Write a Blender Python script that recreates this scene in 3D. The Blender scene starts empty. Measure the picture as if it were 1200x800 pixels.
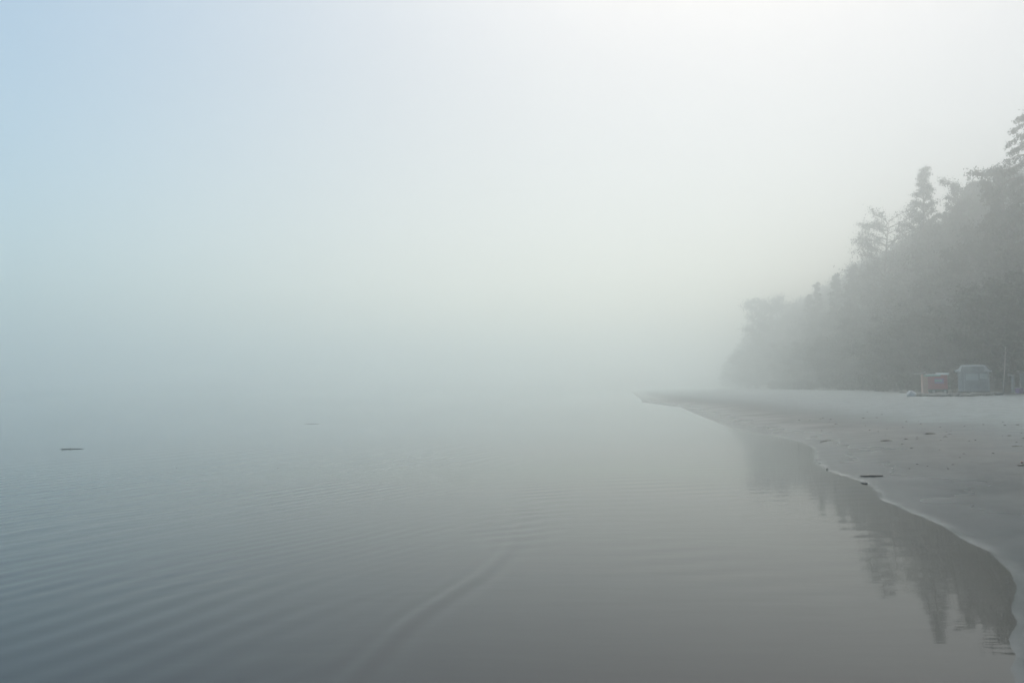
import bpy, math, random
import numpy as np
from mathutils import Vector, Matrix

R = math.radians
random.seed(7)
rng = np.random.default_rng(11)
scene = bpy.context.scene
COL = scene.collection

# ------------------------------------------------------------------ camera, light, exposure
CAM_H, FPX, HOR = 2.0, 920.0, 455.0          # eye height (m), focal length and horizon row in 1200-px photo pixels
cam_d = bpy.data.cameras.new('camera')
cam_d.sensor_width = 36.0
cam_d.lens = FPX / 1200 * 36
cam_d.clip_start, cam_d.clip_end = 0.05, 6000
cam = bpy.data.objects.new('camera', cam_d)
cam.location = (0, 0, CAM_H)
cam.rotation_euler = (R(90) + math.atan((HOR - 400) / FPX), 0, 0)
COL.objects.link(cam)
scene.camera = cam

SUN_AZ, SUN_EL = 20.0, 62.0                  # degrees right of the view axis, above the horizon
world = bpy.data.worlds.new('World')
scene.world = world
world.use_nodes = True
wn = world.node_tree
for n in list(wn.nodes):
    wn.nodes.remove(n)
w_out = wn.nodes.new('ShaderNodeOutputWorld')
w_bg = wn.nodes.new('ShaderNodeBackground')
w_sky = wn.nodes.new('ShaderNodeTexSky')
w_sky.sky_type = 'NISHITA'
w_sky.sun_disc = False
w_sky.sun_elevation = R(SUN_EL)
w_sky.sun_rotation = R(SUN_AZ)
w_sky.altitude = 0
w_sky.air_density = 1.0
w_sky.dust_density = 1.3
w_sky.ozone_density = 0.6
w_bg.inputs['Strength'].default_value = 0.15
# thin overcast in front of the clear sky: warm white on the side of the sun, blue-green away from it
w_tc = wn.nodes.new('ShaderNodeTexCoord')
w_dot = wn.nodes.new('ShaderNodeVectorMath')
w_dot.operation = 'DOT_PRODUCT'
VEIL_AZ = 28.0
w_dot.inputs[1].default_value = (math.sin(R(VEIL_AZ)), math.cos(R(VEIL_AZ)), 0.0)
w_side = wn.nodes.new('ShaderNodeMapRange')
w_side.interpolation_type = 'SMOOTHSTEP'
w_side.inputs['From Min'].default_value = 0.25
w_side.inputs['From Max'].default_value = 0.86
w_tint = wn.nodes.new('ShaderNodeMix')
w_tint.data_type = 'RGBA'
w_tint.inputs[6].default_value = (0.72, 0.83, 0.76, 1)
w_tint.inputs[7].default_value = (1.02, 0.79, 0.58, 1)
w_veil = wn.nodes.new('ShaderNodeMix')
w_veil.data_type = 'RGBA'
w_veil.blend_type = 'MULTIPLY'
w_veil.inputs[0].default_value = 1.0
wn.links.new(w_tc.outputs['Generated'], w_dot.inputs[0])
wn.links.new(w_dot.outputs['Value'], w_side.inputs['Value'])
wn.links.new(w_side.outputs[0], w_tint.inputs[0])
wn.links.new(w_tint.outputs[2], w_veil.inputs[7])
wn.links.new(w_sky.outputs[0], w_veil.inputs[6])
wn.links.new(w_veil.outputs[2], w_bg.inputs['Color'])
wn.links.new(w_bg.outputs[0], w_out.inputs['Surface'])

sun_d = bpy.data.lights.new('sun', 'SUN')
sun_d.energy = 2.9
sun_d.angle = R(40)
sun_d.color = (1.0, 0.93, 0.84)
sun = bpy.data.objects.new('sun', sun_d)
to_sun = Vector((math.sin(R(SUN_AZ)) * math.cos(R(SUN_EL)), math.cos(R(SUN_AZ)) * math.cos(R(SUN_EL)), math.sin(R(SUN_EL))))
sun.rotation_euler = to_sun.to_track_quat('Z', 'Y').to_euler()
sun.location = to_sun * 200
COL.objects.link(sun)

vs = scene.view_settings
vs.view_transform = 'Standard'
vs.look = 'None'
vs.gamma = 1
vs.use_curve_mapping = False
vs.exposure = 0.35
scene.cycles.use_denoising = True
scene.cycles.volume_bounces = 16
scene.cycles.max_bounces = 18
scene.cycles.diffuse_bounces = 2
scene.cycles.glossy_bounces = 3
scene.cycles.caustics_reflective = False

HAZE_TOP = 44.0
HAZE_DENSITY, HAZE_G = 0.0069, 0.84

# ------------------------------------------------------------------ helpers
def mat(name, color, rough=0.8, metal=0.0):
    m = bpy.data.materials.new(name)
    m.use_nodes = True
    b = m.node_tree.nodes['Principled BSDF']
    b.inputs['Base Color'].default_value = (*color, 1)
    b.inputs['Roughness'].default_value = rough
    b.inputs['Metallic'].default_value = metal
    return m

def mottled(name, c1, c2, scale=4.0, rough=0.85, bump=0.0, coord='Object', stretch=(1, 1, 1)):
    m = mat(name, c1, rough)
    nt = m.node_tree
    b = nt.nodes['Principled BSDF']
    tc = nt.nodes.new('ShaderNodeTexCoord')
    mp = nt.nodes.new('ShaderNodeMapping')
    mp.inputs['Scale'].default_value = stretch
    nz = nt.nodes.new('ShaderNodeTexNoise')
    nz.inputs['Scale'].default_value = scale
    nz.inputs['Detail'].default_value = 5
    rp = nt.nodes.new('ShaderNodeValToRGB')
    rp.color_ramp.elements[0].position = 0.35
    rp.color_ramp.elements[1].position = 0.68
    rp.color_ramp.elements[0].color = (*c1, 1)
    rp.color_ramp.elements[1].color = (*c2, 1)
    nt.links.new(tc.outputs[coord], mp.inputs[0])
    nt.links.new(mp.outputs[0], nz.inputs['Vector'])
    nt.links.new(nz.outputs['Fac'], rp.inputs[0])
    nt.links.new(rp.outputs[0], b.inputs['Base Color'])
    if bump:
        bp = nt.nodes.new('ShaderNodeBump')
        bp.inputs['Strength'].default_value = bump
        bp.inputs['Distance'].default_value = 0.03
        nt.links.new(nz.outputs['Fac'], bp.inputs['Height'])
        nt.links.new(bp.outputs[0], b.inputs['Normal'])
    return m

def mesh_obj(name, V, F, material=None, parent=None, smooth=False, loc=None):
    me = bpy.data.meshes.new(name)
    V = np.asarray(V, dtype=np.float32)
    if isinstance(F, np.ndarray):
        nf, k = F.shape
        me.vertices.add(len(V))
        me.vertices.foreach_set('co', V.ravel())
        me.loops.add(nf * k)
        me.loops.foreach_set('vertex_index', F.astype(np.int32).ravel())
        me.polygons.add(nf)
        me.polygons.foreach_set('loop_start', np.arange(0, nf * k, k, dtype=np.int32))
        me.update(calc_edges=True)
    else:
        me.from_pydata(V.tolist(), [], F)
    if smooth:
        me.polygons.foreach_set('use_smooth', np.ones(len(me.polygons), dtype=bool))
    me.validate()
    me.update()
    if material:
        me.materials.append(material)
    o = bpy.data.objects.new(name, me)
    COL.objects.link(o)
    if parent:
        o.parent = parent
    if loc is not None:
        o.location = loc
    return o

def tag(o, label=None, cat=None, group=None, kind=None):
    if label: o['label'] = label
    if cat: o['category'] = cat
    if group: o['group'] = group
    if kind: o['kind'] = kind
    return o

def empty(name, loc, rz=0.0):
    o = bpy.data.objects.new(name, None)
    o.empty_display_size = 0.3
    o.location = loc
    o.rotation_euler = (0, 0, rz)
    COL.objects.link(o)
    return o

def children(o):
    return [c for c in bpy.data.objects if c.parent == o]

class MB:
    """collects shapes into one mesh"""
    def __init__(self):
        self.v, self.f = [], []
    def add(self, V, F):
        k = len(self.v)
        self.v += [tuple(p) for p in V]
        self.f += [tuple(i + k for i in f) for f in F]
        return self
    def box(self, c, s, rot=None, bevel=0.0):
        x, y, z = s[0] / 2, s[1] / 2, s[2] / 2
        if bevel <= 0:
            P = [Vector((a * x, b * y, d * z)) for d in (-1, 1) for b in (-1, 1) for a in (-1, 1)]
            F = [(0, 2, 3, 1), (4, 5, 7, 6), (0, 1, 5, 4), (2, 6, 7, 3), (0, 4, 6, 2), (1, 3, 7, 5)]
        else:
            # chamfered upright edges
            e = bevel
            ring = [(-x + e, -y), (x - e, -y), (x, -y + e), (x, y - e), (x - e, y), (-x + e, y), (-x, y - e), (-x, -y + e)]
            P = [Vector((a, b, -z)) for a, b in ring] + [Vector((a, b, z)) for a, b in ring]
            F = [tuple(reversed(range(8))), tuple(range(8, 16))] + [(i, (i + 1) % 8, 8 + (i + 1) % 8, 8 + i) for i in range(8)]
        if rot is not None:
            P = [rot @ p for p in P]
        return self.add([p + Vector(c) for p in P], F)
    def tube(self, pts, rads, n=7, cap=True):
        pts = [Vector(p) for p in pts]
        rings = []
        for i, p in enumerate(pts):
            d = (pts[min(i + 1, len(pts) - 1)] - pts[max(i - 1, 0)]).normalized()
            u = d.orthogonal().normalized() if i == 0 else (u - d * u.dot(d)).normalized()
            w = d.cross(u)
            rings.append([p + (u * math.cos(2 * math.pi * k / n) + w * math.sin(2 * math.pi * k / n)) * rads[i] for k in range(n)])
        V = [q for r in rings for q in r]
        F = [(i * n + k, i * n + (k + 1) % n, (i + 1) * n + (k + 1) % n, (i + 1) * n + k) for i in range(len(pts) - 1) for k in range(n)]
        if cap:
            F += [tuple(reversed(range(n))), tuple(range((len(pts) - 1) * n, len(pts) * n))]
        return self.add(V, F)
    def build(self, name, material, parent=None, smooth=False, loc=None):
        return mesh_obj(name, self.v, self.f, material, parent, smooth, loc)

def vnoise(x, y, seed=0):
    """smooth 2-d gradient noise in about -1..1"""
    xi, yi = np.floor(x).astype(np.int64), np.floor(y).astype(np.int64)
    xf, yf = x - xi, y - yi
    def g(ix, iy):
        h = (ix * 374761393 + iy * 668265263 + seed * 982451653) & 0xffffffff
        h = ((h ^ (h >> 13)) * 1274126177) & 0xffffffff
        h = h ^ (h >> 16)
        a = (h & 0xffff) / 65536.0 * 2 * np.pi
        return np.cos(a), np.sin(a)
    u, v = xf * xf * xf * (xf * (xf * 6 - 15) + 10), yf * yf * yf * (yf * (yf * 6 - 15) + 10)
    def dot(ix, iy, dx, dy):
        gx, gy = g(ix, iy)
        return gx * dx + gy * dy
    a = dot(xi, yi, xf, yf); b = dot(xi + 1, yi, xf - 1, yf)
    c = dot(xi, yi + 1, xf, yf - 1); d = dot(xi + 1, yi + 1, xf - 1, yf - 1)
    return 1.45 * ((a * (1 - u) + b * u) * (1 - v) + (c * (1 - u) + d * u) * v)

def sstep(a, b, x):
    t = np.clip((x - a) / (b - a), 0, 1)
    return t * t * (3 - 2 * t)

def grid_faces(nx, ny):
    i = np.arange(ny - 1)[:, None] * nx + np.arange(nx - 1)[None, :]
    return np.stack([i, i + 1, i + 1 + nx, i + nx], -1).reshape(-1, 4)

# ------------------------------------------------------------------ the lie of the land
# the waterline, as (photo px, py) points on the water plane
SHORE_PX = [(1178, 795), (1172, 776), (1177, 759), (1171, 741), (1180, 722), (1175, 703), (1185, 682), (1169, 658), (1152, 644),
            (1120, 627), (1092, 611), (1054, 595), (1025, 582), (1021, 570), (1005, 562), (966, 550), (951, 540), (953, 532),
            (950, 524), (932, 517), (909, 511), (878, 506.5), (855, 501), (820, 487), (797, 477), (752, 471)]
def plane_pt(px, py, z=0.0):
    d = (CAM_H - z) * FPX / (py - HOR)
    return ((px - 600) / FPX * d, d)
_sp = [plane_pt(*p) for p in SHORE_PX]
_sy = np.array([-1500, -300, -60, -10, 0] + [p[1] for p in _sp] + [150, 250, 450, 800, 1500])
_sx = np.array([-160, -50, -14, -2.5, 0.8] + [p[0] for p in _sp] + [24.5, 39, 68, 118, 215])
def shore_x(y):
    y = np.asarray(y, dtype=float)
    return np.interp(y, _sy, _sx) + 0.035 * vnoise(y * 2.3, y * 0 + .5, 3) * sstep(3, 6, y) * (1 - sstep(25, 60, y)) \
        + 0.005 * vnoise(y * 9.0, y * 0 + .5, 4) * (1 - sstep(12, 30, y))
def smooth_shore(y):
    y = np.asarray(y, dtype=float)
    w = 0
    for k in (-1.5, -.75, 0, .75, 1.5):
        w = w + np.interp(y + k * np.clip(y * .08, .4, 4), _sy, _sx)
    return w / 5
def tree_x(y):
    return np.interp(np.asarray(y, dtype=float), [-1500, -200, 0, 50, 71, 94, 142, 220, 307, 472, 1500], [-60, 12, 35, 42, 46, 50.3, 61, 77, 93, 118, 260])
_ps = np.array([-1500, -70, -18, -6, -1.2, 0, .4, .8, 1.8, 4.7, 11.8, 23.6, 31, 40, 60, 2000])
_pz = np.array([-2.2, -2.2, -1.1, -.46, -.08, 0, .022, .046, .110, .31, .80, 1.36, 1.66, 1.76, 1.85, 1.9])
def height(x, y, detail=True):
    x = np.asarray(x, dtype=float); y = np.asarray(y, dtype=float)
    se, sm = x - shore_x(y), x - smooth_shore(y)
    k = sstep(0.3, 3.0, np.abs(sm))
    s = (se * (1 - k) + sm * k) * 0.985
    z = np.interp(s, _ps, _pz) + .011 * sstep(5.5, 8.5, y) * np.clip(.6 + .9 * vnoise(y * 1.3, y * 0 + 4, 71), .08, 1.35) * (1 - np.exp(-np.maximum(s, 0) / .045))      # with the steep little lip the swash has left
    dry = sstep(6, 14, s)
    t = x - tree_x(y)
    z = z + dry * (0.035 * vnoise(x * .25, y * .18, 8) + 0.05 * vnoise(x * .07, y * .05, 9))
    z = z + 0.04 * np.exp(-((t + 11) / 5.0) ** 2) * (0.6 + .4 * vnoise(y * .06, y * 0 + 3, 12))       # low bank of blown sand before the trees
    z = z + 14.0 * sstep(-3, 42, t) + 8.0 * sstep(36, 130, t)                                           # wooded slope behind
    if detail:
        rough = sstep(8, 13, s + 2.0 * vnoise(x * .3, y * .2, 21)) * (1 - sstep(-2, 3, t))
        z = z + rough * (0.045 * vnoise(x * 1.1, y * .8, 5) + 0.03 * vnoise(x * 2.6, y * 2.0, 6))
        z = z + sstep(1.2, 4, s) * 0.006 * vnoise(x * .9, y * .5, 7)
    return z
def gz(x, y):
    return float(height(np.array([x]), np.array([y]))[0])
def hit(px, py):
    """the point of the ground seen at a photo pixel"""
    dx, dz = (px - 600) / FPX, (HOR - py) / FPX
    y = 2.5 * 1.006 ** np.arange(0, 950)
    zt = np.maximum(height(dx * y, y), 0.0)
    below = np.nonzero(CAM_H + dz * y <= zt)[0]
    i = below[0]
    return Vector((dx * y[i], y[i], zt[i]))
def far_pt(px, D):
    x = (px - 600) / FPX * D
    return Vector((x, D, gz(x, D)))

def ramp_axis(lo, hi, core_lo, core_hi, step, grow):
    mid = np.arange(core_lo, core_hi + 1e-6, step)
    a, s, p = [], step, core_hi
    while p < hi:
        s *= grow; p += s; a.append(min(p, hi))
    b, s, p = [], step, core_lo
    while p > lo:
        s *= grow; p -= s; b.append(max(p, lo))
    return np.concatenate([np.array(b[::-1]), mid, np.array(a)])

# beach: sand down to the seabed and up to the wooded slope, one sheet to the horizon
LIM = 1480.0
gx = np.concatenate([ramp_axis(-LIM, 13, 1.0, 13.0, 0.06, 1.035), ramp_axis(13.1, LIM, 13.1, 46, .11, 1.04)])
gy = np.concatenate([ramp_axis(-LIM, 2.9, 2.0, 2.9, 0.25, 1.15), 3.0 * 1.0068 ** np.arange(0, 650)])
gy = np.concatenate([gy[gy < 240], ramp_axis(240, LIM, 240, 242, 2.0, 1.08)])
X, Y = np.meshgrid(gx, gy)
Z = height(X, Y)
S = (X - shore_x(Y))
sand = mesh_obj('beach', np.stack([X, Y, Z], -1).reshape(-1, 3), grid_faces(len(gx), len(gy)), None, None, True)
tag(sand, kind='structure')
at = sand.data.attributes.new('from_water', 'FLOAT', 'POINT')
at.data.foreach_set('value', S.astype(np.float32).ravel())
at = sand.data.attributes.new('from_wood', 'FLOAT', 'POINT')
at.data.foreach_set('value', (X - tree_x(Y)).astype(np.float32).ravel())

def sand_material():
    m = mat('sand', (.3, .28, .24), .9)
    nt = m.node_tree; N = nt.nodes; L = nt.links
    b = N['Principled BSDF']
    def attr(n):
        a = N.new('ShaderNodeAttribute'); a.attribute_name = n; return a.outputs['Fac']
    def ramp(src, lo, hi, c0, c1, mode='LINEAR'):
        mr = N.new('ShaderNodeMapRange'); mr.interpolation_type = 'SMOOTHSTEP'
        mr.inputs['From Min'].default_value = lo; mr.inputs['From Max'].default_value = hi
        mr.inputs['To Min'].default_value = c0; mr.inputs['To Max'].default_value = c1
        L.new(src, mr.inputs['Value']); return mr.outputs[0]
    def mixc(f, a, c):
        mx = N.new('ShaderNodeMix'); mx.data_type = 'RGBA'
        L.new(f, mx.inputs[0])
        for s, v in ((6, a), (7, c)):
            if isinstance(v, tuple): mx.inputs[s].default_value = (*v, 1)
            else: L.new(v, mx.inputs[s])
        return mx.outputs[2]
    def math_(op, a, c):
        n = N.new('ShaderNodeMath'); n.operation = op
        for i, v in enumerate((a, c)):
            if isinstance(v, (int, float)): n.inputs[i].default_value = v
            else: L.new(v, n.inputs[i])
        return n.outputs[0]
    tc = N.new('ShaderNodeTexCoord').outputs['Object']
    def noise(sc, det=4, rough=.6, stretch=None):
        n = N.new('ShaderNodeTexNoise'); n.inputs['Scale'].default_value = sc; n.inputs['Detail'].default_value = det
        n.inputs['Roughness'].default_value = rough
        if stretch:
            mp = N.new('ShaderNodeMapping'); mp.inputs['Scale'].default_value = stretch
            L.new(tc, mp.inputs[0]); L.new(mp.outputs[0], n.inputs['Vector'])
        else: L.new(tc, n.inputs['Vector'])
        return n.outputs['Fac']
    fw, ft = attr('from_water'), attr('from_wood')
    n_big = noise(.35, 3)
    fw_n = math_('ADD', fw, math_('MULTIPLY', math_('SUBTRACT', n_big, .5), 6.0))
    fw_s = math_('ADD', fw, math_('MULTIPLY', math_('SUBTRACT', noise(1.3, 3), .5), .25))
    dry = ramp(fw_n, 3.2, 11.0, 0, 1)
    grain = noise(38, 3, .7)
    wetc = mixc(ramp(math_('ADD', math_('MULTIPLY', noise(1.0, 4, .6, (1.6, .45, 1)), .65), math_('MULTIPLY', noise(6.0, 4, .65), .35)), .38, .62, 0, 1), (.012, .022, .027), (.026, .038, .043))
    dryc = mixc(ramp(math_('ADD', math_('MULTIPLY', noise(1.1, 4, .6), .55), math_('MULTIPLY', noise(4.2, 4, .7), .45)), .36, .62, 0, 1), (.085, .105, .112), (.15, .182, .19))
    col = mixc(dry, wetc, dryc)
    soil = mixc(noise(1.5), (.03, .035, .028), (.07, .065, .05))
    litter = ramp(math_('ADD', ft, math_('MULTIPLY', math_('SUBTRACT', noise(.6, 4), .5), 6.0)), -4.5, -1.5, 0, 1)
    col = mixc(litter, col, soil)
    L.new(col, b.inputs['Base Color'])
    # wet sheen at the water's edge, dying away up the beach
    sheen = ramp(fw_s, .0, .16, .14, .27)
    sheen2 = ramp(fw_n, 1.0, 8.0, 0, .45)
    L.new(math_('ADD', sheen, sheen2), b.inputs['Roughness'])
    b.inputs['IOR'].default_value = 1.42
    L.new(ramp(fw_s, .02, .25, .55, .28), b.inputs['Specular IOR Level'])
    bp = N.new('ShaderNodeBump'); bp.inputs['Distance'].default_value = .14
    hgt = math_('ADD', math_('MULTIPLY', noise(2.6, 5, .65), 1.0), math_('MULTIPLY', grain, .12))
    L.new(hgt, bp.inputs['Height'])
    L.new(math_('MULTIPLY', dry, .75), bp.inputs['Strength'])
    L.new(bp.outputs[0], b.inputs['Normal'])
    return m
sand.data.materials.append(sand_material())

# ------------------------------------------------------------------ water with its ripples
wx = ramp_axis(-LIM, LIM, -15.0, 7.5, 0.045, 1.07)
wy = np.concatenate([ramp_axis(-LIM, 1.9, 1.0, 1.9, 0.1, 1.15), 2.0 * 1.0055 ** np.arange(0, 560)])
wy = np.concatenate([wy[wy < 42], ramp_axis(42, LIM, 42, 42.2, 0.25, 1.09)])
X, Y = np.meshgrid(wx, wy)
# long gentle undulations and trains of ripples running in towards the beach
Zw = np.zeros_like(X)
left = 1 - sstep(-5.0, -.2, X - 0.10 * (Y - 5))
def train(ax, ay, lam, amp, seed, env_scale, bend=0.5, mask=1.0, sharp=1.0):
    n = math.hypot(ax, ay); ax /= n; ay /= n
    ph = (X * ax + Y * ay) / (lam * .7) + bend * vnoise(X * .136, Y * .094, seed) + .22 * bend * vnoise(X * .5, Y * .38, seed + 50)
    env = np.clip(.32 + 1.1 * vnoise(X * env_scale, Y * env_scale * .7, seed + 100), 0, 1.3)
    return amp * env * mask * np.sin(2 * np.pi * ph)
Zw += train(.92, -.40, .62, .0027, 1, .30, 1.3, left)
Zw += train(.87, -.49, .43, .0017, 2, .42, 1.5, left)
Zw += train(.80, -.6, .36, .0010, 3, .50, 1.5, left)
Zw += train(.92, -.35, 1.15, .0026, 4, .22, 1.0, left)
Zw += train(.25, -.97, .9, .0006, 5, .30, 1.6, .35 + .65 * left)
# one curved wavelet lapping in ahead of the rest
wk = [plane_pt(*q) for q in [(640, 578), (626, 592), (608, 611), (596, 640), (566, 668), (538, 685), (507, 704), (480, 721), (453, 747), (426, 772), (400, 800), (330, 880)]][::-1]
cy = np.array([q[1] for q in wk])
cx = np.array([q[0] for q in wk])
wx_ = sum(np.interp(Y + k, cy, cx) for k in (-.5, -.25, 0, .25, .5)) / 5
d = (X - (wx_ + .02 * vnoise(Y * .9, Y * 0 + 2, 31))) * .92
wenv = 1.35 * sstep(3.0, 4.6, Y) * (1 - sstep(8.5, 14.0, Y)) * (.8 + .35 * vnoise(Y * .8, Y * 0 + 9, 33))
Zw += wenv * (.0046 * np.exp(-(d / .075) ** 2) - .0034 * np.exp(-((d - .14) / .085) ** 2)
              + .0010 * np.exp(-((d + .20) / .09) ** 2) - .0017 * np.exp(-((d + .10) / .065) ** 2)
              + .0007 * np.sin(2 * np.pi * (d * .8 + Y * .12) / .13 + 1.5 * vnoise(X * 1.1, Y * 1.1, 37)) * np.exp(-((d + .12) / .32) ** 2) * np.clip(.5 + vnoise(X * .9, Y * .8, 38), 0, 1.2))
# little chop farther out along the same line
w2 = sstep(9, 11.5, Y) * (1 - sstep(14, 18, Y)) * np.exp(-(d / .5) ** 2)
Zw += w2 * .0016 * np.sin(2 * np.pi * (X * .5 - Y * .86) / .42 + 2 * vnoise(X, Y, 41))
# faint lines across the reflection of the wood
right = sstep(.2, 2.5, X) * sstep(6.5, 9, Y) * (1 - sstep(18, 30, Y))
Zw += right * (.0007 * np.sin(2 * np.pi * (Y - .25 * X) / .55 + 3 * vnoise(X * .3, Y * .3, 43)) * np.clip(.5 + vnoise(X * .5, Y * .3, 44), 0, 1))
fade = (1 - sstep(20, 36, Y)) * (1 - sstep(11, 15, -X)) * sstep(1.2, 2.6, Y)
Zw *= fade
sx = shore_x(Y)
Zw *= sstep(0.0, .5, sx - X)
water = mesh_obj('water', np.stack([X, Y, Zw], -1).reshape(-1, 3), grid_faces(len(wx), len(wy)), None, None, True)
tag(water, kind='structure')
at = water.data.attributes.new('depth', 'FLOAT', 'POINT')
at.data.foreach_set('value', np.clip(-height(X, Y, False), 0, 2).astype(np.float32).ravel())

def water_material():
    m = mat('sea_water', (.03, .045, .05), .0)
    nt = m.node_tree; N = nt.nodes; L = nt.links
    b = N['Principled BSDF']
    b.inputs['IOR'].default_value = 1.333
    b.inputs['Roughness'].default_value = .02
    a = N.new('ShaderNodeAttribute'); a.attribute_name = 'depth'
    rp = N.new('ShaderNodeValToRGB')
    rp.color_ramp.elements[0].position = 0.0; rp.color_ramp.elements[0].color = (.022, .023, .021, 1)
    rp.color_ramp.elements[1].position = 1.0; rp.color_ramp.elements[1].color = (.000, .010, .018, 1)
    L.new(a.outputs['Fac'], rp.inputs[0]); L.new(rp.outputs[0], b.inputs['Base Color'])
    tc = N.new('ShaderNodeTexCoord')
    mp = N.new('ShaderNodeMapping'); mp.inputs['Scale'].default_value = (.7, 2.6, 1)
    nz = N.new('ShaderNodeTexNoise'); nz.inputs['Scale'].default_value = 1.6; nz.inputs['Detail'].default_value = 3
    bp = N.new('ShaderNodeBump'); bp.inputs['Distance'].default_value = .0012; bp.inputs['Strength'].default_value = 1.0
    L.new(tc.outputs['Object'], mp.inputs[0]); L.new(mp.outputs[0], nz.inputs['Vector'])
    L.new(nz.outputs['Fac'], bp.inputs['Height']); L.new(bp.outputs[0], b.inputs['Normal'])
    return m
water.data.materials.append(water_material())

# ------------------------------------------------------------------ the mist
hz = MB().box((0, 0, HAZE_TOP / 2 - 1.65), (3000, 3000, HAZE_TOP + 3.3)).build('haze', None)
tag(hz, 'pale morning mist lying over the sea, the beach and the wood', 'haze', kind='stuff')
hm = bpy.data.materials.new('mist')
hm.use_nodes = True
hn = hm.node_tree
for n in list(hn.nodes): hn.nodes.remove(n)
ho = hn.nodes.new('ShaderNodeOutputMaterial')
hv = hn.nodes.new('ShaderNodeVolumePrincipled')
hv.inputs['Color'].default_value = (.95, 1.0, .997, 1)
hv.inputs['Density'].default_value = HAZE_DENSITY
hv.inputs['Anisotropy'].default_value = HAZE_G
hn.links.new(hv.outputs[0], ho.inputs['Volume'])
hz.data.materials.append(hm)

# ------------------------------------------------------------------ trees
M_BARK = mottled('bark', (.035, .03, .025), (.08, .07, .06), 6, .9, .4)
def leaf_mat(name, c1, c2):
    m = mottled(name, c1, c2, 1.3, .8)
    m.node_tree.nodes['Principled BSDF'].inputs['Specular IOR Level'].default_value = .25
    return m
M_LEAF = [leaf_mat('leaf_dark', (.014, .034, .026), (.026, .048, .036)),
          leaf_mat('leaf_mid', (.014, .032, .026), (.034, .055, .042)),
          leaf_mat('leaf_needle', (.010, .028, .024), (.026, .048, .038))]

def leaves(centres, radii, per, size, r, flat=1.0, droop=0.0):
    """many small leaf faces scattered round clump centres"""
    C = np.repeat(np.asarray(centres), per, 0)
    Q = np.repeat(np.asarray(radii), per)[:, None]
    n = len(C)
    off = r.normal(size=(n, 3)); off /= np.linalg.norm(off, axis=1)[:, None]
    off *= np.minimum(np.abs(r.normal(size=n)) * .66 + .1 * r.random(n), 1.5)[:, None] * Q
    off[:, 2] *= flat
    P = C + off
    P[:, 2] -= droop * r.random(n) * Q[:, 0]
    a = r.normal(size=(n, 3)); a /= np.linalg.norm(a, axis=1)[:, None]
    b = np.cross(a, r.normal(size=(n, 3))); b /= np.linalg.norm(b, axis=1)[:, None]
    s = (size * (.55 + .9 * r.random(n)))[:, None]
    a = a * s; b = b * s * .5
    V = np.stack([P - a, P + b, P + a, P - b], 1).reshape(-1, 3)
    F = np.arange(4 * n).reshape(-1, 4)
    return V, F

def make_tree(name, h, profile, seed, base=.12, nl=22, up=.35, lm=None, per=150, leaf=.165, clump=.30, spread_t=.92, sub=2, bend=.04, flat=.8, droop=0, min_r=.45, along=(.5, .72, .9, 1.05), soft=1.3):
    """trunk + limbs, and a crown of leaf clumps along them. profile(t) = crown radius at height fraction t"""
    r = np.random.default_rng(seed); rr = random.Random(seed)
    root = empty(name, (0, 0, 0))
    mb = MB()
    bx, by = rr.uniform(-bend, bend) * h, rr.uniform(-bend, bend) * h
    def tp(t):
        return Vector((bx * t * t + .012 * h * math.sin(5 * t + seed), by * t * t + .012 * h * math.cos(4 * t + seed), h * t))
    ts = [0, .03, .12, .3, .5, .7, .86, .97]
    tr = .017 * h
    mb.tube([tp(t) - Vector((0, 0, .3 if t == 0 else 0)) for t in ts], [tr * 1.5, tr * 1.15, tr, tr * .85, tr * .62, tr * .38, tr * .2, .02], 8)
    cs, cr = [], []
    for i in range(nl):
        t = base + (spread_t - base) * ((i + rr.random() * .9) / nl)
        az = i * 2.4 + rr.uniform(-.5, .5)
        L = profile(t) * rr.uniform(.62, 1.12)
        if L < .3: continue
        p0 = tp(t)
        u = up + rr.uniform(-.12, .15)
        d = Vector((math.cos(az), math.sin(az), u)).normalized()
        sag = Vector((0, 0, -droop * .25 * L))
        p1 = p0 + d * L * .5 + Vector((rr.uniform(-.08, .08), rr.uniform(-.08, .08), .03)) * L
        p2 = p0 + d * L + Vector((rr.uniform(-.1, .1), rr.uniform(-.1, .1), .05)) * L + sag
        lr = max(.03, tr * .42 * (1 - t * .6))
        mb.tube([p0, p1, p2], [lr, lr * .6, .018], 5)
        for f in along:
            q = p0.lerp(p1, f * 2) if f < .5 else p1.lerp(p2, f * 2 - 1)
            cs.append(q); cr.append(max(min_r, clump * L * rr.uniform(.7, 1.15)))
        for k in range(sub):
            f = rr.uniform(.4, .85)
            q0 = p0.lerp(p1, min(1, f * 2)) if f < .5 else p1.lerp(p2, f * 2 - 1)
            dd = (d + Vector((rr.uniform(-.9, .9), rr.uniform(-.9, .9), rr.uniform(-.1, .7)))).normalized()
            q1 = q0 + dd * L * rr.uniform(.28, .5) + sag * .5
            mb.tube([q0, q1], [lr * .4, .012], 4)
            cs.append(q1); cr.append(max(min_r, clump * L * rr.uniform(.5, .95)))
    for k in range(3):
        cs.append(tp(.9 + .035 * k)); cr.append(max(min_r * .8, profile(.93) * .6))
    cr = np.array(cr)
    mb.build('trunk', M_BARK, root, True)
    V, F = leaves([tuple(c) for c in cs], cr * soft, per, leaf, r, flat, droop)
    V[:, 2] = np.maximum(V[:, 2], .05)
    mesh_obj('crown', V, F, lm or M_LEAF[seed % 2], root)
    root['h'] = h
    return root

def place(proto, first, loc, s, rz, label, group=None, squash=1.0, cat='tree'):
    if first:
        o = proto
    else:
        o = proto.copy(); COL.objects.link(o)
        for ch in children(proto):
            c = ch.copy(); COL.objects.link(c); c.parent = o
    o.location = loc
    o.rotation_euler = (0, 0, rz)
    o.scale = (s * squash, s * squash, s)
    return tag(o, label, cat, group)

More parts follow.
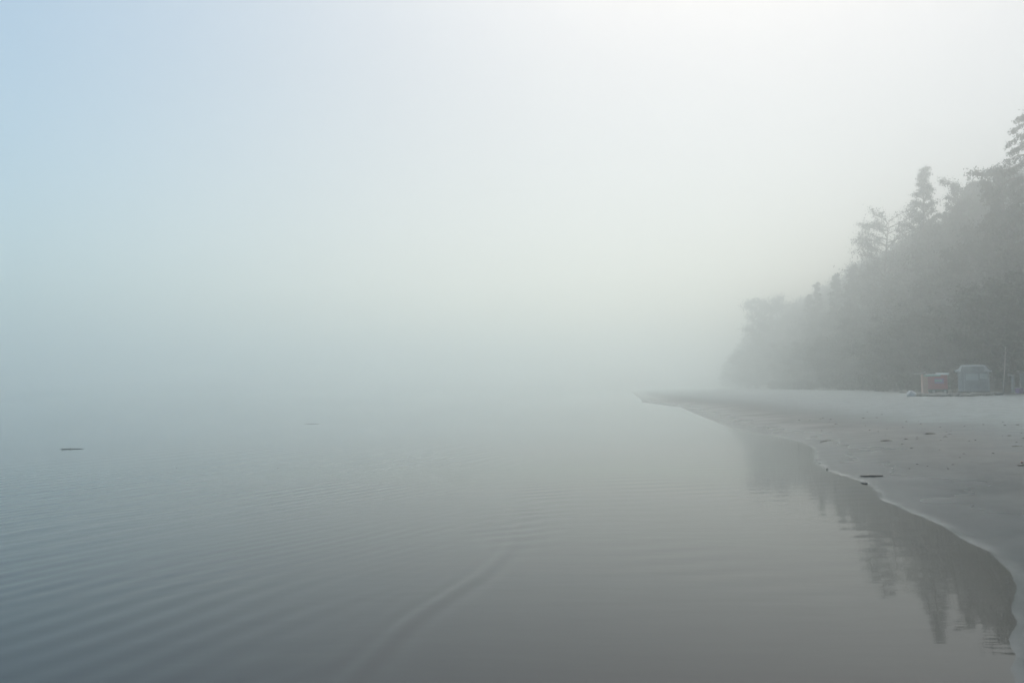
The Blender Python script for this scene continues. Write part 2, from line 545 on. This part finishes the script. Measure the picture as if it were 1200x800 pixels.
broad = lambda w: (lambda t: w * (math.sin(math.pi * min(1, max(0, (t - .02) / 1.02)) ** .8) ** .65))
protos = [make_tree('broadleaf_tree', 16, broad(5.2), 1, base=.06, nl=30, per=140),
          make_tree('broadleaf_tree', 16, broad(4.6), 2, base=.08, nl=28, per=150, up=.5),
          make_tree('broadleaf_tree', 16, broad(5.8), 3, base=.05, nl=32, per=130, up=.25),
          make_tree('broadleaf_tree', 16, broad(4.0), 4, base=.1, nl=30, per=140, up=.65)]
for p in protos: del p['h']
used = [False] * 4

SKY = [(700, 452), (800, 446), (825, 434), (840, 424), (855, 408), (870, 383), (882, 362), (905, 352), (918, 354), (932, 352), (945, 336), (960, 326), (980, 317), (995, 310),
       (1005, 300), (1013, 300), (1025, 284), (1040, 272), (1060, 264), (1072, 258), (1084, 262), (1100, 262), (1110, 246), (1118, 226), (1128, 214), (1150, 212),
       (1175, 206), (1185, 196), (1200, 190), (1300, 160), (1600, 140)]
_kx = np.array([k[0] for k in SKY]); _ky = np.array([k[1] for k in SKY])
TL = 'dark leafy tree merged with its neighbours in the misty wood behind the beach'
TG = 'trees of the misty wood behind the beach'
nt_ = 0
for row, (t, dz_lo, dz_hi) in enumerate([(1.5, .42, .56), (8, .58, .70), (16, .74, .84), (26, .93, 1.0), (36, .95, 1.0)]):
    D = 68.0 + row * 2
    while D < 400:
        y = D + rng.uniform(-1.5, 1.5)
        x = float(tree_x(y)) + t + rng.uniform(-1.8, 1.8)
        px = 600 + FPX * x / y
        z0 = gz(x, y)
        ztop = CAM_H + (HOR - np.interp(px, _kx, _ky)) * y / FPX
        hh = (ztop - z0) * rng.uniform(dz_lo, dz_hi)
        hh = min(max(hh, 4.5), 27.0, 41.5 - z0)
        k = int(rng.integers(0, 4))
        step = (5.2, 5.6, 5.6, 5.2, 6.5)[row] * (1 + D / 420)
        if px < 1330:
            s = hh / 16.4
            place(protos[k], not used[k], (x, y, z0 - .1), s, rng.uniform(0, 6.28), TL, TG, squash=float(np.clip(rng.uniform(.9, 1.2) * (1 + .35 * (row == 0)), .8, 1.9)))
            used[k] = True
            nt_ += 1
        D += step
print('wood trees', nt_)

def top_h(px, py, D, z0):
    return CAM_H + (HOR - py) * D / FPX - z0
# the trees that stand out of the wood's outline
def special(name, px, py, D, maker, label, dx=0, rz=0, cat='tree'):
    p = far_pt(px, D)
    h = top_h(px, py, D, p.z)
    o = maker(h)
    if 'h' in o: del o['h']
    o.name = name
    o.location = (p.x + dx, p.y, p.z - .1)
    o.rotation_euler = (0, 0, rz)
    return tag(o, label, cat)
special('spire_tree', 1090, 191, 134, lambda h: make_tree('spire_tree', h, lambda t: 2.9 * max(0, 1 - ((t - .45) / .62) ** 2) ** .55 if t < .86 else 1.0 * (1.06 - t) / .2 + .25, 21, base=.25, nl=64, up=.6, per=56, leaf=.135, clump=.27, spread_t=.985, min_r=.42, bend=.005, soft=1.5),
        'tall narrow spire shaped tree rising highest from the middle of the misty wood')
special('ragged_tree', 1038, 250, 150, lambda h: make_tree('ragged_tree', h, lambda t: 6.3 * max(0, 1 - ((t - .74) / .5) ** 2) ** .5, 22, base=.35, nl=40, up=.35, per=52, leaf=.15, clump=.2, spread_t=.97, sub=4, min_r=.45, soft=1.5),
        'open crowned tree with loose leafy branches reaching out over the lower wood', rz=.6)
special('bushy_tree', 1129, 210, 124, lambda h: make_tree('bushy_tree', h, lambda t: 3.1 * max(0, 1 - ((t - .7) / .6) ** 2) ** .5, 23, base=.3, nl=44, up=.45, per=70, leaf=.135, clump=.24, spread_t=.98, min_r=.42, soft=1.5),
        'bushy topped tree just beside the tall spire shaped tree')
special('drooping_tree', 1216, 112, 84, lambda h: make_tree('drooping_tree', h, lambda t: 3.5 * min(1, (1.04 - t) * 3.4) + .3, 24, base=.4, nl=64, up=-.12, per=26, leaf=.10, clump=.09, spread_t=.99, sub=3, droop=1.3, flat=.7, min_r=.24, lm=M_LEAF[2], bend=.005, along=(.25, .4, .55, .68, .8, .9, 1.0)),
        'tallest tree with feathery drooping branches, at the picture edge beyond the leaning pole')
special('rounded_tree', 1188, 192, 96, lambda h: make_tree('rounded_tree', h, lambda t: 2.8 * max(0, 1 - ((t - .72) / .5) ** 2) ** .5, 25, base=.35, nl=36, up=.4, per=110, leaf=.15, clump=.26, spread_t=.97, min_r=.4),
        'leafy tree just below the feathery drooping tree, above the leaning pole')
special('dome_tree', 905, 354, 270, lambda h: make_tree('dome_tree', h, lambda t: 9.0 * max(0, 1 - ((t - .6) / .55) ** 2) ** .5, 26, base=.15, nl=34, up=.4, per=130, leaf=.28, clump=.28, spread_t=.93, min_r=.8),
        'faint dome crowned tree at the far end of the wood before it fades into mist')
# little pointed tops along the slope of the outline
for i, (px, py) in enumerate([(951, 344), (961, 331), (983, 319), (1001, 309)]):
    special('pointed_tree', px, py, (215, 205, 180, 165)[i], lambda h: make_tree('pointed_tree', h, lambda t: 4.2 * (1.04 - t) + .15, 31 + i, base=.2, nl=40, up=.3, per=60, leaf=.19, clump=.3, spread_t=.99, min_r=.4, bend=.01, lm=M_LEAF[2]),
            TL_ := ['small pointed tree on the outline just above the faint dome crowned tree', 'second small pointed tree up the outline from the dome crowned tree',
             'third small pointed tree up the outline from the dome crowned tree', 'small pointed tree on the outline right below the loose open crowned tree'][i])

# bushes at the foot of the wood
def make_bush(seed):
    r = np.random.default_rng(seed); rr = random.Random(seed)
    root = empty('bush', (0, 0, 0))
    mb = MB(); cs = []; cr = []
    for i in range(11):
        az = rr.uniform(0, 6.28); L = rr.uniform(.5, 1.2); u = rr.uniform(.7, 2)
        d = Vector((math.cos(az), math.sin(az), u)).normalized() * L
        mb.tube([(0.1 * math.cos(az), .1 * math.sin(az), -.1), d * .6, d * 1.1], [.03, .02, .008], 4)
        cs += [tuple(d * .55), tuple(d)]; cr += [.42, .45]
    mb.build('stem', M_BARK, root)
    V, F = leaves(cs, np.array(cr), 60, .1, r, .8)
    V[:, 2] = np.maximum(V[:, 2], .02)
    mesh_obj('foliage', V, F, M_LEAF[seed % 2], root)
    return root
bushes = [make_bush(51), make_bush(52)]
bu = [False, False]
D = 84.0
while D < 230:
    k = int(rng.integers(0, 2))
    if 64 < D < 84:
        D += 3
        continue
    x = float(tree_x(D)) - 2.6 + rng.uniform(-1.2, .8)
    place(bushes[k], not bu[k], (x, D, gz(x, D)), rng.uniform(1.2, 2.0), rng.uniform(0, 6.28), 'low dark bush along the foot of the misty wood, behind the beach huts and stones', 'bushes at the foot of the wood', cat='bush')
    bu[k] = True
    D += 2.6 + D * .012

# ------------------------------------------------------------------ the two huts
def planks(name, c1, c2, period=.16, axis=0):
    m = mat(name, c1, .75)
    nt = m.node_tree; b = nt.nodes['Principled BSDF']
    tc = nt.nodes.new('ShaderNodeTexCoord'); wv = nt.nodes.new('ShaderNodeTexWave')
    wv.wave_type = 'BANDS'; wv.bands_direction = 'XYZ'[axis]; wv.inputs['Scale'].default_value = 1 / period / 3.1416 * .5 * 3.1416 / 1.5708
    wv.inputs['Distortion'].default_value = 1.0; wv.inputs['Detail'].default_value = 2
    nz = nt.nodes.new('ShaderNodeTexNoise'); nz.inputs['Scale'].default_value = 3; nz.inputs['Detail'].default_value = 5
    rp = nt.nodes.new('ShaderNodeValToRGB')
    rp.color_ramp.elements[0].color = (*c1, 1); rp.color_ramp.elements[1].color = (*c2, 1)
    rp.color_ramp.elements[0].position = .3; rp.color_ramp.elements[1].position = .7
    bp = nt.nodes.new('ShaderNodeBump'); bp.inputs['Strength'].default_value = .5; bp.inputs['Distance'].default_value = .02
    for a, c in ((tc.outputs['Object'], wv.inputs['Vector']), (tc.outputs['Object'], nz.inputs['Vector']), (nz.outputs['Fac'], rp.inputs[0]),
                 (rp.outputs[0], b.inputs['Base Color']), (wv.outputs['Fac'], bp.inputs['Height']), (bp.outputs[0], b.inputs['Normal'])):
        nt.links.new(a, c)
    return m
M_GREYWOOD = planks('grey_boards', (.34, .35, .345), (.44, .45, .44), .18)
M_PALE = mottled('pale_paint', (.42, .43, .42), (.56, .57, .56), 5, .6)
M_ROOF = mottled('pale_roofing', (.74, .76, .76), (.86, .87, .87), 4, .55)
M_BOARD = mottled('pale_board', (.55, .58, .56), (.64, .66, .64), 7, .6)
M_RED = mottled('red_paint', (.34, .025, .07), (.42, .04, .09), 3, .5)
M_ORANGE = mottled('faded_orange_paint', (.45, .24, .18), (.55, .33, .26), 3, .6)
M_TEAL = mottled('green_trim', (.15, .40, .32), (.25, .50, .42), 6, .6)
M_PURPLE = mottled('purple_paint', (.22, .10, .30), (.30, .15, .38), 5, .6)
M_RUBBER = mat('rubber', (.03, .03, .032), .8)
M_STONE = mottled('stone', (.045, .05, .05), (.10, .105, .105), 4, .9, .5)
M_STONE2 = mottled('pale_stone', (.36, .38, .40), (.52, .54, .55), 4, .9, .5)
M_REDSTONE = mottled('reddish_stone', (.30, .17, .14), (.38, .24, .2), 4, .9, .5)
M_WEED = mottled('seaweed', (.018, .02, .014), (.05, .045, .03), 14, .6, .4)
M_DRIFT = mottled('wet_driftwood', (.04, .038, .034), (.10, .09, .075), 5, .7, .4, stretch=(1, 6, 6))
M_PALEWOOD = mottled('bleached_wood', (.40, .38, .36), (.55, .53, .50), 5, .8)

def grey_hut():
    D = 74.0
    p = far_pt(1140, D)
    m = D / FPX                                  # metres per photo pixel at this distance
    z0 = p.z
    root = empty('beach_hut', (p.x, p.y, z0), R(-29))
    w, dp, hw = 31 * m, 2.4, 1.82
    # floor plinth
    MB().box((0, 0, .06), (w + .1, dp + .1, .36), bevel=.03).build('plinth', M_DARKWOOD, root)
    MB().box((0, 0, .24 + hw / 2), (w, dp, hw), bevel=.02).build('wall', M_GREYWOOD, root)
    yf = -dp / 2
    for x0, wd, hh in ((-w / 2 + .14, .26, hw), (-w / 2 + .50, .10, hw - .05), (w / 2 - .05, .12, hw)):
        MB().box((x0, yf - .03, .24 + hh / 2), (wd, .06, hh - .02)).build('post', M_PALE, root)
    wb = MB().box((-w / 2 + 1.12, yf - .035, 1.56), (1.02, .05, .62)).build('shutter', M_BOARD, root)
    f = MB()
    for (cx, cz, sx_, sz_) in ((0, .34, 1.14, .06), (0, -.34, 1.14, .06), (-.54, 0, .06, .62), (.54, 0, .06, .62)):
        f.box((-w / 2 + 1.12 + cx, yf - .045, 1.56 + cz), (sx_, .07, sz_))
    f.build('frame', M_GREYWOOD, wb)
    MB().box((w / 2 - .45, yf - .035, 1.62), (.62, .05, .5)).build('shutter', M_BOARD, root)
    MB().box((-w / 2 + 1.3, yf - .14, 1.17), (1.7, .26, .05)).build('counter', M_PALE, root)
    # mansard roof: flat top, steep upper pitch, flared eaves
    prof = [(0, 1.0), (.30, .985), (.66, .62), (.80, .50), (1.0, .40)]
    hx, hy = w / 2 + .24, dp / 2 + .25
    zc, rh = .24 + hw - .02, .62
    V, F = [], []
    lv = [(.60, .55, 1.0), (.66, .60, .95), (.74, .70, .60), (.84, .82, .30), (1.0, 1.0, .10), (1.0, 1.0, .02), (.9, .9, .0)]
    for (a, c, z) in lv:
        V += [(-hx * a, -hy * c, zc + rh * z), (hx * a, -hy * c, zc + rh * z), (hx * a, hy * c, zc + rh * z), (-hx * a, hy * c, zc + rh * z)]
    F = [(0, 1, 2, 3)] + [(4 * i + k, 4 * i + 4 + k, 4 * i + 4 + (k + 1) % 4, 4 * i + (k + 1) % 4) for i in range(len(lv) - 1) for k in range(4)] + [tuple(4 * (len(lv) - 1) + k for k in (3, 2, 1, 0))]
    roof = mesh_obj('roof', V, F, M_ROOF, root)
    # grey gable panel set into the front of the roof between the pale edges
    gpv = [(-hx * .72, zc - .02), (hx * .55, zc - .02), (hx * .55, zc + rh * .80), (-hx * .62, zc + rh * .80)]
    y1, y2 = -hy * 1.02, -hy * .5
    V = [(x, y1, z) for x, z in gpv] + [(x, y2, z) for x, z in gpv]
    mesh_obj('gable_panel', V, [(0, 1, 2, 3), (7, 6, 5, 4), (0, 4, 5, 1), (1, 5, 6, 2), (2, 6, 7, 3), (3, 7, 4, 0)], M_GREYWOOD, roof)
    cap = MB()
    pts = [(-hx * 1.0, zc + .05), (-hx * .80, zc + rh * .22), (-hx * .64, zc + rh * .84), (hx * .57, zc + rh * .84), (hx * .62, zc + rh * .6)]
    cap.tube([(x, y1 - .02, z + .03) for x, z in pts], [.075, .09, .075, .075, .07], 6)
    cap.build('edge_trim', M_ROOF, roof)
    return tag(root, 'small grey beach hut with a pale flat topped roof and flared eaves', 'hut')
M_DARKWOOD = mottled('dark_wood', (.06, .055, .05), (.10, .09, .08), 5, .85)
grey_hut()

def red_kiosk():
    D = 79.0
    p = far_pt(1094, D)
    m = D / FPX
    root = empty('kiosk_trailer', (p.x, p.y, p.z), R(-23))
    w, dp, zb, hb = 25.5 * m, 1.9, .52, 1.42
    xl = -w / 2
    MB().box((0.24, 0, zb + hb / 2), (w - .48, dp, hb), bevel=.04).build('body', M_RED, root)
    # orange end with its hatch
    MB().box((xl + .24, 0, .12 + .93), (.475, dp + .04, 1.86), bevel=.03).build('end_wall', M_ORANGE, root)
    MB().box((.24, 0, zb + hb + .05), (w - .30, dp + .16, .10), bevel=.05).build('roof', M_ROOF, root)
    MB().box((.75, .1, zb + hb + .15), (1.15, 1.0, .12), bevel=.03).build('roof_vent', M_ROOF, root)
    MB().box((-.25, -dp / 2 - .03, zb + hb - .06), (1.5, .05, .13)).build('trim', M_TEAL, root)
    aw = MB().box((xl - .18, -.1, 2.14), (1.0, 1.5, .06), Matrix.Rotation(R(-11), 3, 'Y')).build('awning', M_PALE, root)
    MB().tube([(xl + .2, -.7, 1.95), (xl - .45, -.7, 2.08)], [.02, .02], 5).build('awning_arm', M_PALE, aw)
    sg = MB().box((.36, -dp / 2 - .02, zb + .82), (.82, .035, .5)).build('sign_panel', M_PURPLE, root)
    MB().box((.30, -dp / 2 - .05, zb + .86), (.66, .03, .13)).box((.1, -dp / 2 - .05, zb + .79), (.2, .03, .07)).build('stripe', M_TEAL, sg)
    for x in (-.15, .85):
        for s in (-1, 1):
            wv = MB().tube([(x, s * (dp / 2 - .12) - .09, .28), (x, s * (dp / 2 - .12) + .09, .28)], [.27, .27], 16).build('wheel', M_RUBBER, root)
            MB().tube([(x, s * (dp / 2 - .12) - .1, .28), (x, s * (dp / 2 - .12) + .1, .28)], [.14, .14], 12).build('hub', M_PALE, wv)
    MB().box((.25, 0, .46), (w - .7, dp - .4, .12)).build('chassis', M_DARKWOOD, root)
    return tag(root, 'small red kiosk trailer with a faded orange end and raised pale flap', 'kiosk')
red_kiosk()

# leaning pole and the two pale posts beyond the hut
b0, D = far_pt(1174, 69.0), 69.0
top = Vector(((1181.5 - 600) / FPX * D, D + .3, CAM_H + (HOR - 407) * D / FPX))
rt = empty('leaning_pole', b0)
v = top - b0
MB().tube([(0, 0, -.3), v * .35 + Vector((.02, 0, 0)), v * .7 + Vector((.03, 0, 0)), v], [.055, .05, .045, .035], 8).build('shaft', M_PALEWOOD, rt, True)
MB().tube([v * .985, v * 1.012], [.06, .05], 8).build('cap', M_PALE, rt, True)
tag(rt, 'tall thin pale pole leaning beside the grey beach hut', 'pole')

D = 70.0
p = far_pt(1186.3, D); m = D / FPX
rt = empty('post', p)
MB().box((0, 0, .72), (2.4 * m, .16, 1.9), Matrix.Rotation(R(1.5), 3, 'Y')).build('upright', M_PALE, rt)
MB().box((-.25, -.01, 1.56), (.34, .14, .17), Matrix.Rotation(R(8), 3, 'Y')).build('arm', M_PALE, rt)
tag(rt, 'pale wooden post with a short arm at its top, next to the leaning pole', 'post')
p = far_pt(1197, D)
rt = empty('post', p)
MB().box((0, 0, .72), (4.4 * m, .14, 1.9), bevel=.02).build('upright', M_PALE, rt)
MB().box((.05, -.01, 1.72), (.5, .2, .10)).build('cap', M_PALE, rt)
tag(rt, 'broad pale post under a flat cap at the picture edge', 'post')
p = far_pt(1193.5, 68.0)
rt = empty('crate', p, R(12))
MB().box((0, 0, .22), (.5, .4, .44), bevel=.02).build('box', M_PURPLE, rt)
MB().box((0, 0, .47), (.54, .44, .05)).build('lid', M_PALE, rt)
tag(rt, 'small purple crate with a pale lid on the sand between the two pale posts', 'crate')

# ------------------------------------------------------------------ stones, weed and driftwood
def rock_mesh(seed, sx_, sy_, sz_, n=3):
    import bmesh
    bm = bmesh.new()
    bmesh.ops.create_icosphere(bm, subdivisions=n, radius=1)
    co = np.array([v.co[:] for v in bm.verts])
    r = np.random.default_rng(seed)
    for _ in range(9):                                  # knock facets off the ball
        d = r.normal(size=3); d /= np.linalg.norm(d)
        k = r.uniform(.62, .9)
        e = co @ d
        co -= np.outer(np.maximum(e - k, 0) * .9, d)
    a = co[:, 0] * 2.2 + seed; b = co[:, 1] * 2.2 + co[:, 2] * 1.7
    co *= (1 + .10 * vnoise(a, b, seed))[:, None]
    co *= np.array([sx_, sy_, sz_]) / 2
    F = [tuple(v.index for v in f.verts) for f in bm.faces]
    bm.free()
    return co, F
def rock(name, loc, size, seed, label, material, group=None, rz=0, cat='stone'):
    V, F = rock_mesh(seed, *size)
    o = mesh_obj(name, V, F, material, None, True, loc)
    o.rotation_euler = (0, 0, rz)
    return tag(o, label, cat, group)

p = far_pt(1067, 72); rock('boulder', p + Vector((0, 0, .22)), (.95, .8, .75), 61, 'pale boulder on the sand before the red kiosk, biggest of the stones', M_STONE2, rz=.4)
p = far_pt(1011, 126); rock('boulder', p + Vector((0, 0, .25)), (2.2, 1.5, 1.0), 62, 'low reddish boulder at the foot of the misty wood', M_REDSTONE)
p = far_pt(993, 132); rock('boulder', p + Vector((0, 0, .15)), (.9, .8, .9), 63, 'pale bluish boulder, left of a pair beside the reddish boulder', M_STONE2)
p = far_pt(1000.5, 130); rock('boulder', p + Vector((0, 0, .2)), (.7, .7, 1.1), 64, 'pale upright boulder nearest the reddish boulder', M_STONE2)
bank = [(963, 142, 1.7), (969, 140, 1.3), (976, 139, 1.6), (985, 136, 1.2), (1018, 124, 1.1), (1027, 119, 1.2), (1035, 115, 1.1), (1044, 110, 1.4), (1052, 104, 1.1), (1058, 92, 1.2),
        (1076, 72, 1.0), (1083, 71, 1.3), (1091, 70, 1.0), (1099, 69, 1.3), (1107, 68, 1.0), (1114, 67.5, 1.2), (1122, 67, 1.0), (1130, 66.5, 1.1), (1139, 66, 1.2), (1148, 66, 1.0), (1157, 66, 1.1), (1165, 66, .9)]
for i, (px, D, w) in enumerate(bank):
    p = far_pt(px, D)
    rock('stone', p + Vector((0, 0, .08)), (w * 1.3, w * .8, w * random.uniform(.36, .5)), 70 + i, 'dark stone in the low bank along the top of the beach below the wood', M_STONE, 'stones of the low bank below the wood', random.uniform(0, 3))
p = far_pt(1042, 112)
o = MB().tube([(-.35, 0, .95), (.1, .02, 1.25), (.48, 0, 1.52)], [.05, .06, .04], 7).tube([(-.05, .02, 1.16), (-.1, .05, -.1)], [.04, .05], 6).build('forked_branch', M_PALEWOOD, None, True, p)
tag(o, 'pale forked branch sticking up before the wood, left of the red kiosk', 'branch')
p = far_pt(1032, 112)
o = MB().tube([(-1.6, -.1, .18), (-.4, 0, .24), (.9, .05, .22), (1.9, .2, .16)], [.10, .13, .12, .07], 8).build('driftwood_log', M_PALEWOOD, None, True, p)
tag(o, 'long pale driftwood log lying along the stone bank left of the red kiosk', 'log')

def weed(px, py, wpx, hpx, label, seed, material=M_WEED, group=None, name='seaweed_clump', curl=.3):
    """a flattened tangle of strands lying on the sand"""
    p = hit(px, py + hpx * .35)
    w = wpx / FPX * p.y
    r = random.Random(seed)
    hgt = max(.008, min(.22, hpx / FPX * p.y * .8))
    # the heap itself, with strands straying out of it
    V, F = rock_mesh(seed, w * .82, max(w * .34, hpx * .6 / FPX * p.y * 2), hgt)
    mb = MB().add(V + np.array([0, 0, hgt * .22]), F)
    n = 10
    for i in range(n):
        a = r.uniform(-.6, .6) + (math.pi if i % 2 else 0)
        L = w * r.uniform(.35, .58)
        q = [Vector((0, r.uniform(-.08, .08) * w, hgt * .5))]
        ang = a
        for k in range(4):
            ang += r.uniform(-curl, curl)
            q.append(q[-1] + Vector((math.cos(ang), math.sin(ang) * .5, 0)) * L / 4)
        for k in range(len(q)):
            q[k].z = hgt * max(.12, .55 * (1 - k / 3.5)) + r.uniform(0, .15) * hgt
        t = max(.004, hgt * .14)
        mb.tube(q, [t, t, t * .9, t * .7, t * .4], 5)
    o = mb.build(name, material, None, True, p)
    return tag(o, label, 'seaweed', group)
weed(1087, 507, 16, 3.2, 'widest low heap of dark seaweed out on the smooth sand', 101)
weed(1036, 515.5, 17, 2.6, 'long thin dark seaweed heap, farthest to the left of the big ones on open sand', 102)
weed(1059, 513.5, 5.5, 1.8, 'small dark clump just beyond the long thin seaweed heap', 103)
weed(1055, 519.5, 4.5, 1.6, 'small slanting dark clump just in front of the long thin seaweed heap', 104)
weed(1105, 511, 6, 1.8, 'small brownish clump just right of the widest seaweed heap', 105)
weed(1111, 508, 6, 1.0, 'thin dark strand of weed between the brownish clump and the picture edge', 106)
weed(1187, 522, 10, 2.0, 'dark weed strip above the reddish heap near the picture edge', 107)
weed(1180, 510, 6, 1.4, 'small weed clump, upper of those near the picture edge', 108)
weed(1197, 512.5, 6, 1.6, 'weed scrap lying right at the picture edge', 109)
weed(1195, 543.5, 19, 3.2, 'dark heap of weed with a reddish lump at the picture edge', 110)
p = hit(1191, 543.4)
rock('pebble', p + Vector((-.02, -.1, .05)), (.075, .07, .06), 120, 'reddish lump lying on the dark weed heap at the picture edge', M_REDSTONE)
SM, SG = 'tiny dark scrap of weed scattered on the smooth open sand', 'weed scraps scattered on the sand'
for i, (px, py, w) in enumerate([(1071.5, 543, 3.6), (1083, 545.5, 2.2), (1113, 543.5, 5), (1126, 531, 4), (1121, 535.5, 3.5), (1065, 524, 5), (963, 489.5, 4), (972, 491, 4), (978, 496.5, 5),
                                 (1010, 489.5, 4), (1026, 489, 3.5), (1056, 500.5, 2.6), (1060, 493.5, 3), (1017, 503.5, 3), (961, 504, 2.6), (1062, 548, 2.5), (1107, 548, 3), (1077, 496, 3),
                                 (899, 501, 2.6), (1160, 530, 4), (1140, 515, 3), (1098, 526, 3), (1175, 498, 4), (1150, 497, 3), (1190, 497, 5), (1128, 499, 3)]):
    weed(px, py, w, .9 + .12 * w, SM, 130 + i, group=SG, name='weed_scrap')
for i in range(34):
    y = float(np.exp(rng.uniform(np.log(15), np.log(48))))
    x = float(shore_x(y)) + rng.uniform(2.5, 4.2) + float(rng.gamma(2.0, 1.5))
    px, py = 600 + FPX * x / y, HOR + (CAM_H - gz(x, y)) * FPX / y
    if px < 1205:
        weed(px, py, rng.uniform(1.5, 3.6), rng.uniform(.7, 1.2), SM, 180 + i, group=SG, name='weed_scrap')
# curved driftwood on the smooth sand
def stick(px0, py0, px1, py1, rad, label, bow=0., name='driftwood_stick', lift=.6, material=M_DRIFT, seed=0):
    a, b = hit(px0, py0), hit(px1, py1)
    r = random.Random(seed)
    pts = []
    n = 12
    for i in range(n):
        f = i / (n - 1)
        q = a.lerp(b, f)
        q.y += bow * math.sin(math.pi * f) * (b - a).length + r.uniform(-.05, .05) * (b - a).length
        q.z = max(gz(q.x, q.y), 0) + rad * lift
        pts.append(q - a)
    rads = [rad * (.18 + .95 * math.sin(math.pi * (.02 + .9 * i / (n - 1))) ** .7) * r.uniform(.75, 1.15) for i in range(n)]
    o = MB().tube(pts, rads, 8).build(name, material, None, True, a)
    return tag(o, label, 'driftwood')
stick(958.5, 518.5, 972, 515.8, .022, 'curved dark stick lying near the bend of the waterline', .12, seed=1)
stick(1004.5, 557.2, 1031, 557.2, .022, 'short dark driftwood log lying flat beside the waterline', -.10, seed=2)
p = Vector((*plane_pt(1009.5, 565), 0)); rock('pebble', p + Vector((0, 0, .005)), (.125, .17, .06), 201, 'flat dark pebble in the waterline below the short driftwood log', M_STONE, cat='pebble')
p = Vector((*plane_pt(966.5, 549.3), 0)); rock('pebble', p + Vector((0, 0, .012)), (.05, .05, .055), 202, 'small round dark pebble in the bright waterline', M_RUBBER, cat='pebble')
p = Vector((*plane_pt(957.5, 542.6), 0)); rock('pebble', p + Vector((0.02, 0, .008)), (.075, .09, .04), 203, 'small grey pebble at the tip of the bright waterline', M_STONE, cat='pebble')

# drifting wood out on the water
x, y = plane_pt(87, 525.5)
rt = empty('floating_log', (x, y, 0), R(20))
mb = MB().tube([(-.34, 0, .0), (-.2, .01, .012), (.05, 0, .012), (.25, .02, .008), (.40, .03, -.004)], [.006, .011, .010, .008, .003], 8)
mb.build('trunk', M_DRIFT, rt, True)
MB().tube([(-.25, .0, .02), (-.28, .01, .065)], [.008, .004], 6).build('branch_stub', M_DRIFT, rt, True)
MB().tube([(-.05, .0, .02), (-.02, .03, .045)], [.010, .005], 6).build('branch_stub', M_DRIFT, rt, True)
tag(rt, 'dark waterlogged log with short stubs, floating alone on the open water', 'log')
x, y = plane_pt(367, 496.5)
o = MB().tube([(-.45, 0, .0), (-.1, .02, .008), (.2, .03, .006), (.5, .12, -.006)], [.004, .007, .006, .003], 7).build('floating_branch', M_DRIFT, None, True, (x, y, 0))
tag(o, 'thin branch floating far out, barely visible in the mist', 'branch')
for i, (px, py, lab) in enumerate([(210, 547, 'tiny dark scrap of wood floating alone, nearer than the waterlogged log'), (328, 547.5, 'speck of drifting bark floating alone below the faint thin branch')]):
    x, y = plane_pt(px, py)
    o = MB().tube([(-.022, 0, .0), (.0, .006, .006), (.02, .0, .0)], [.004, .007, .003], 6).build('floating_bark', M_DRIFT, None, True, (x, y, 0))
    tag(o, lab, 'bark')
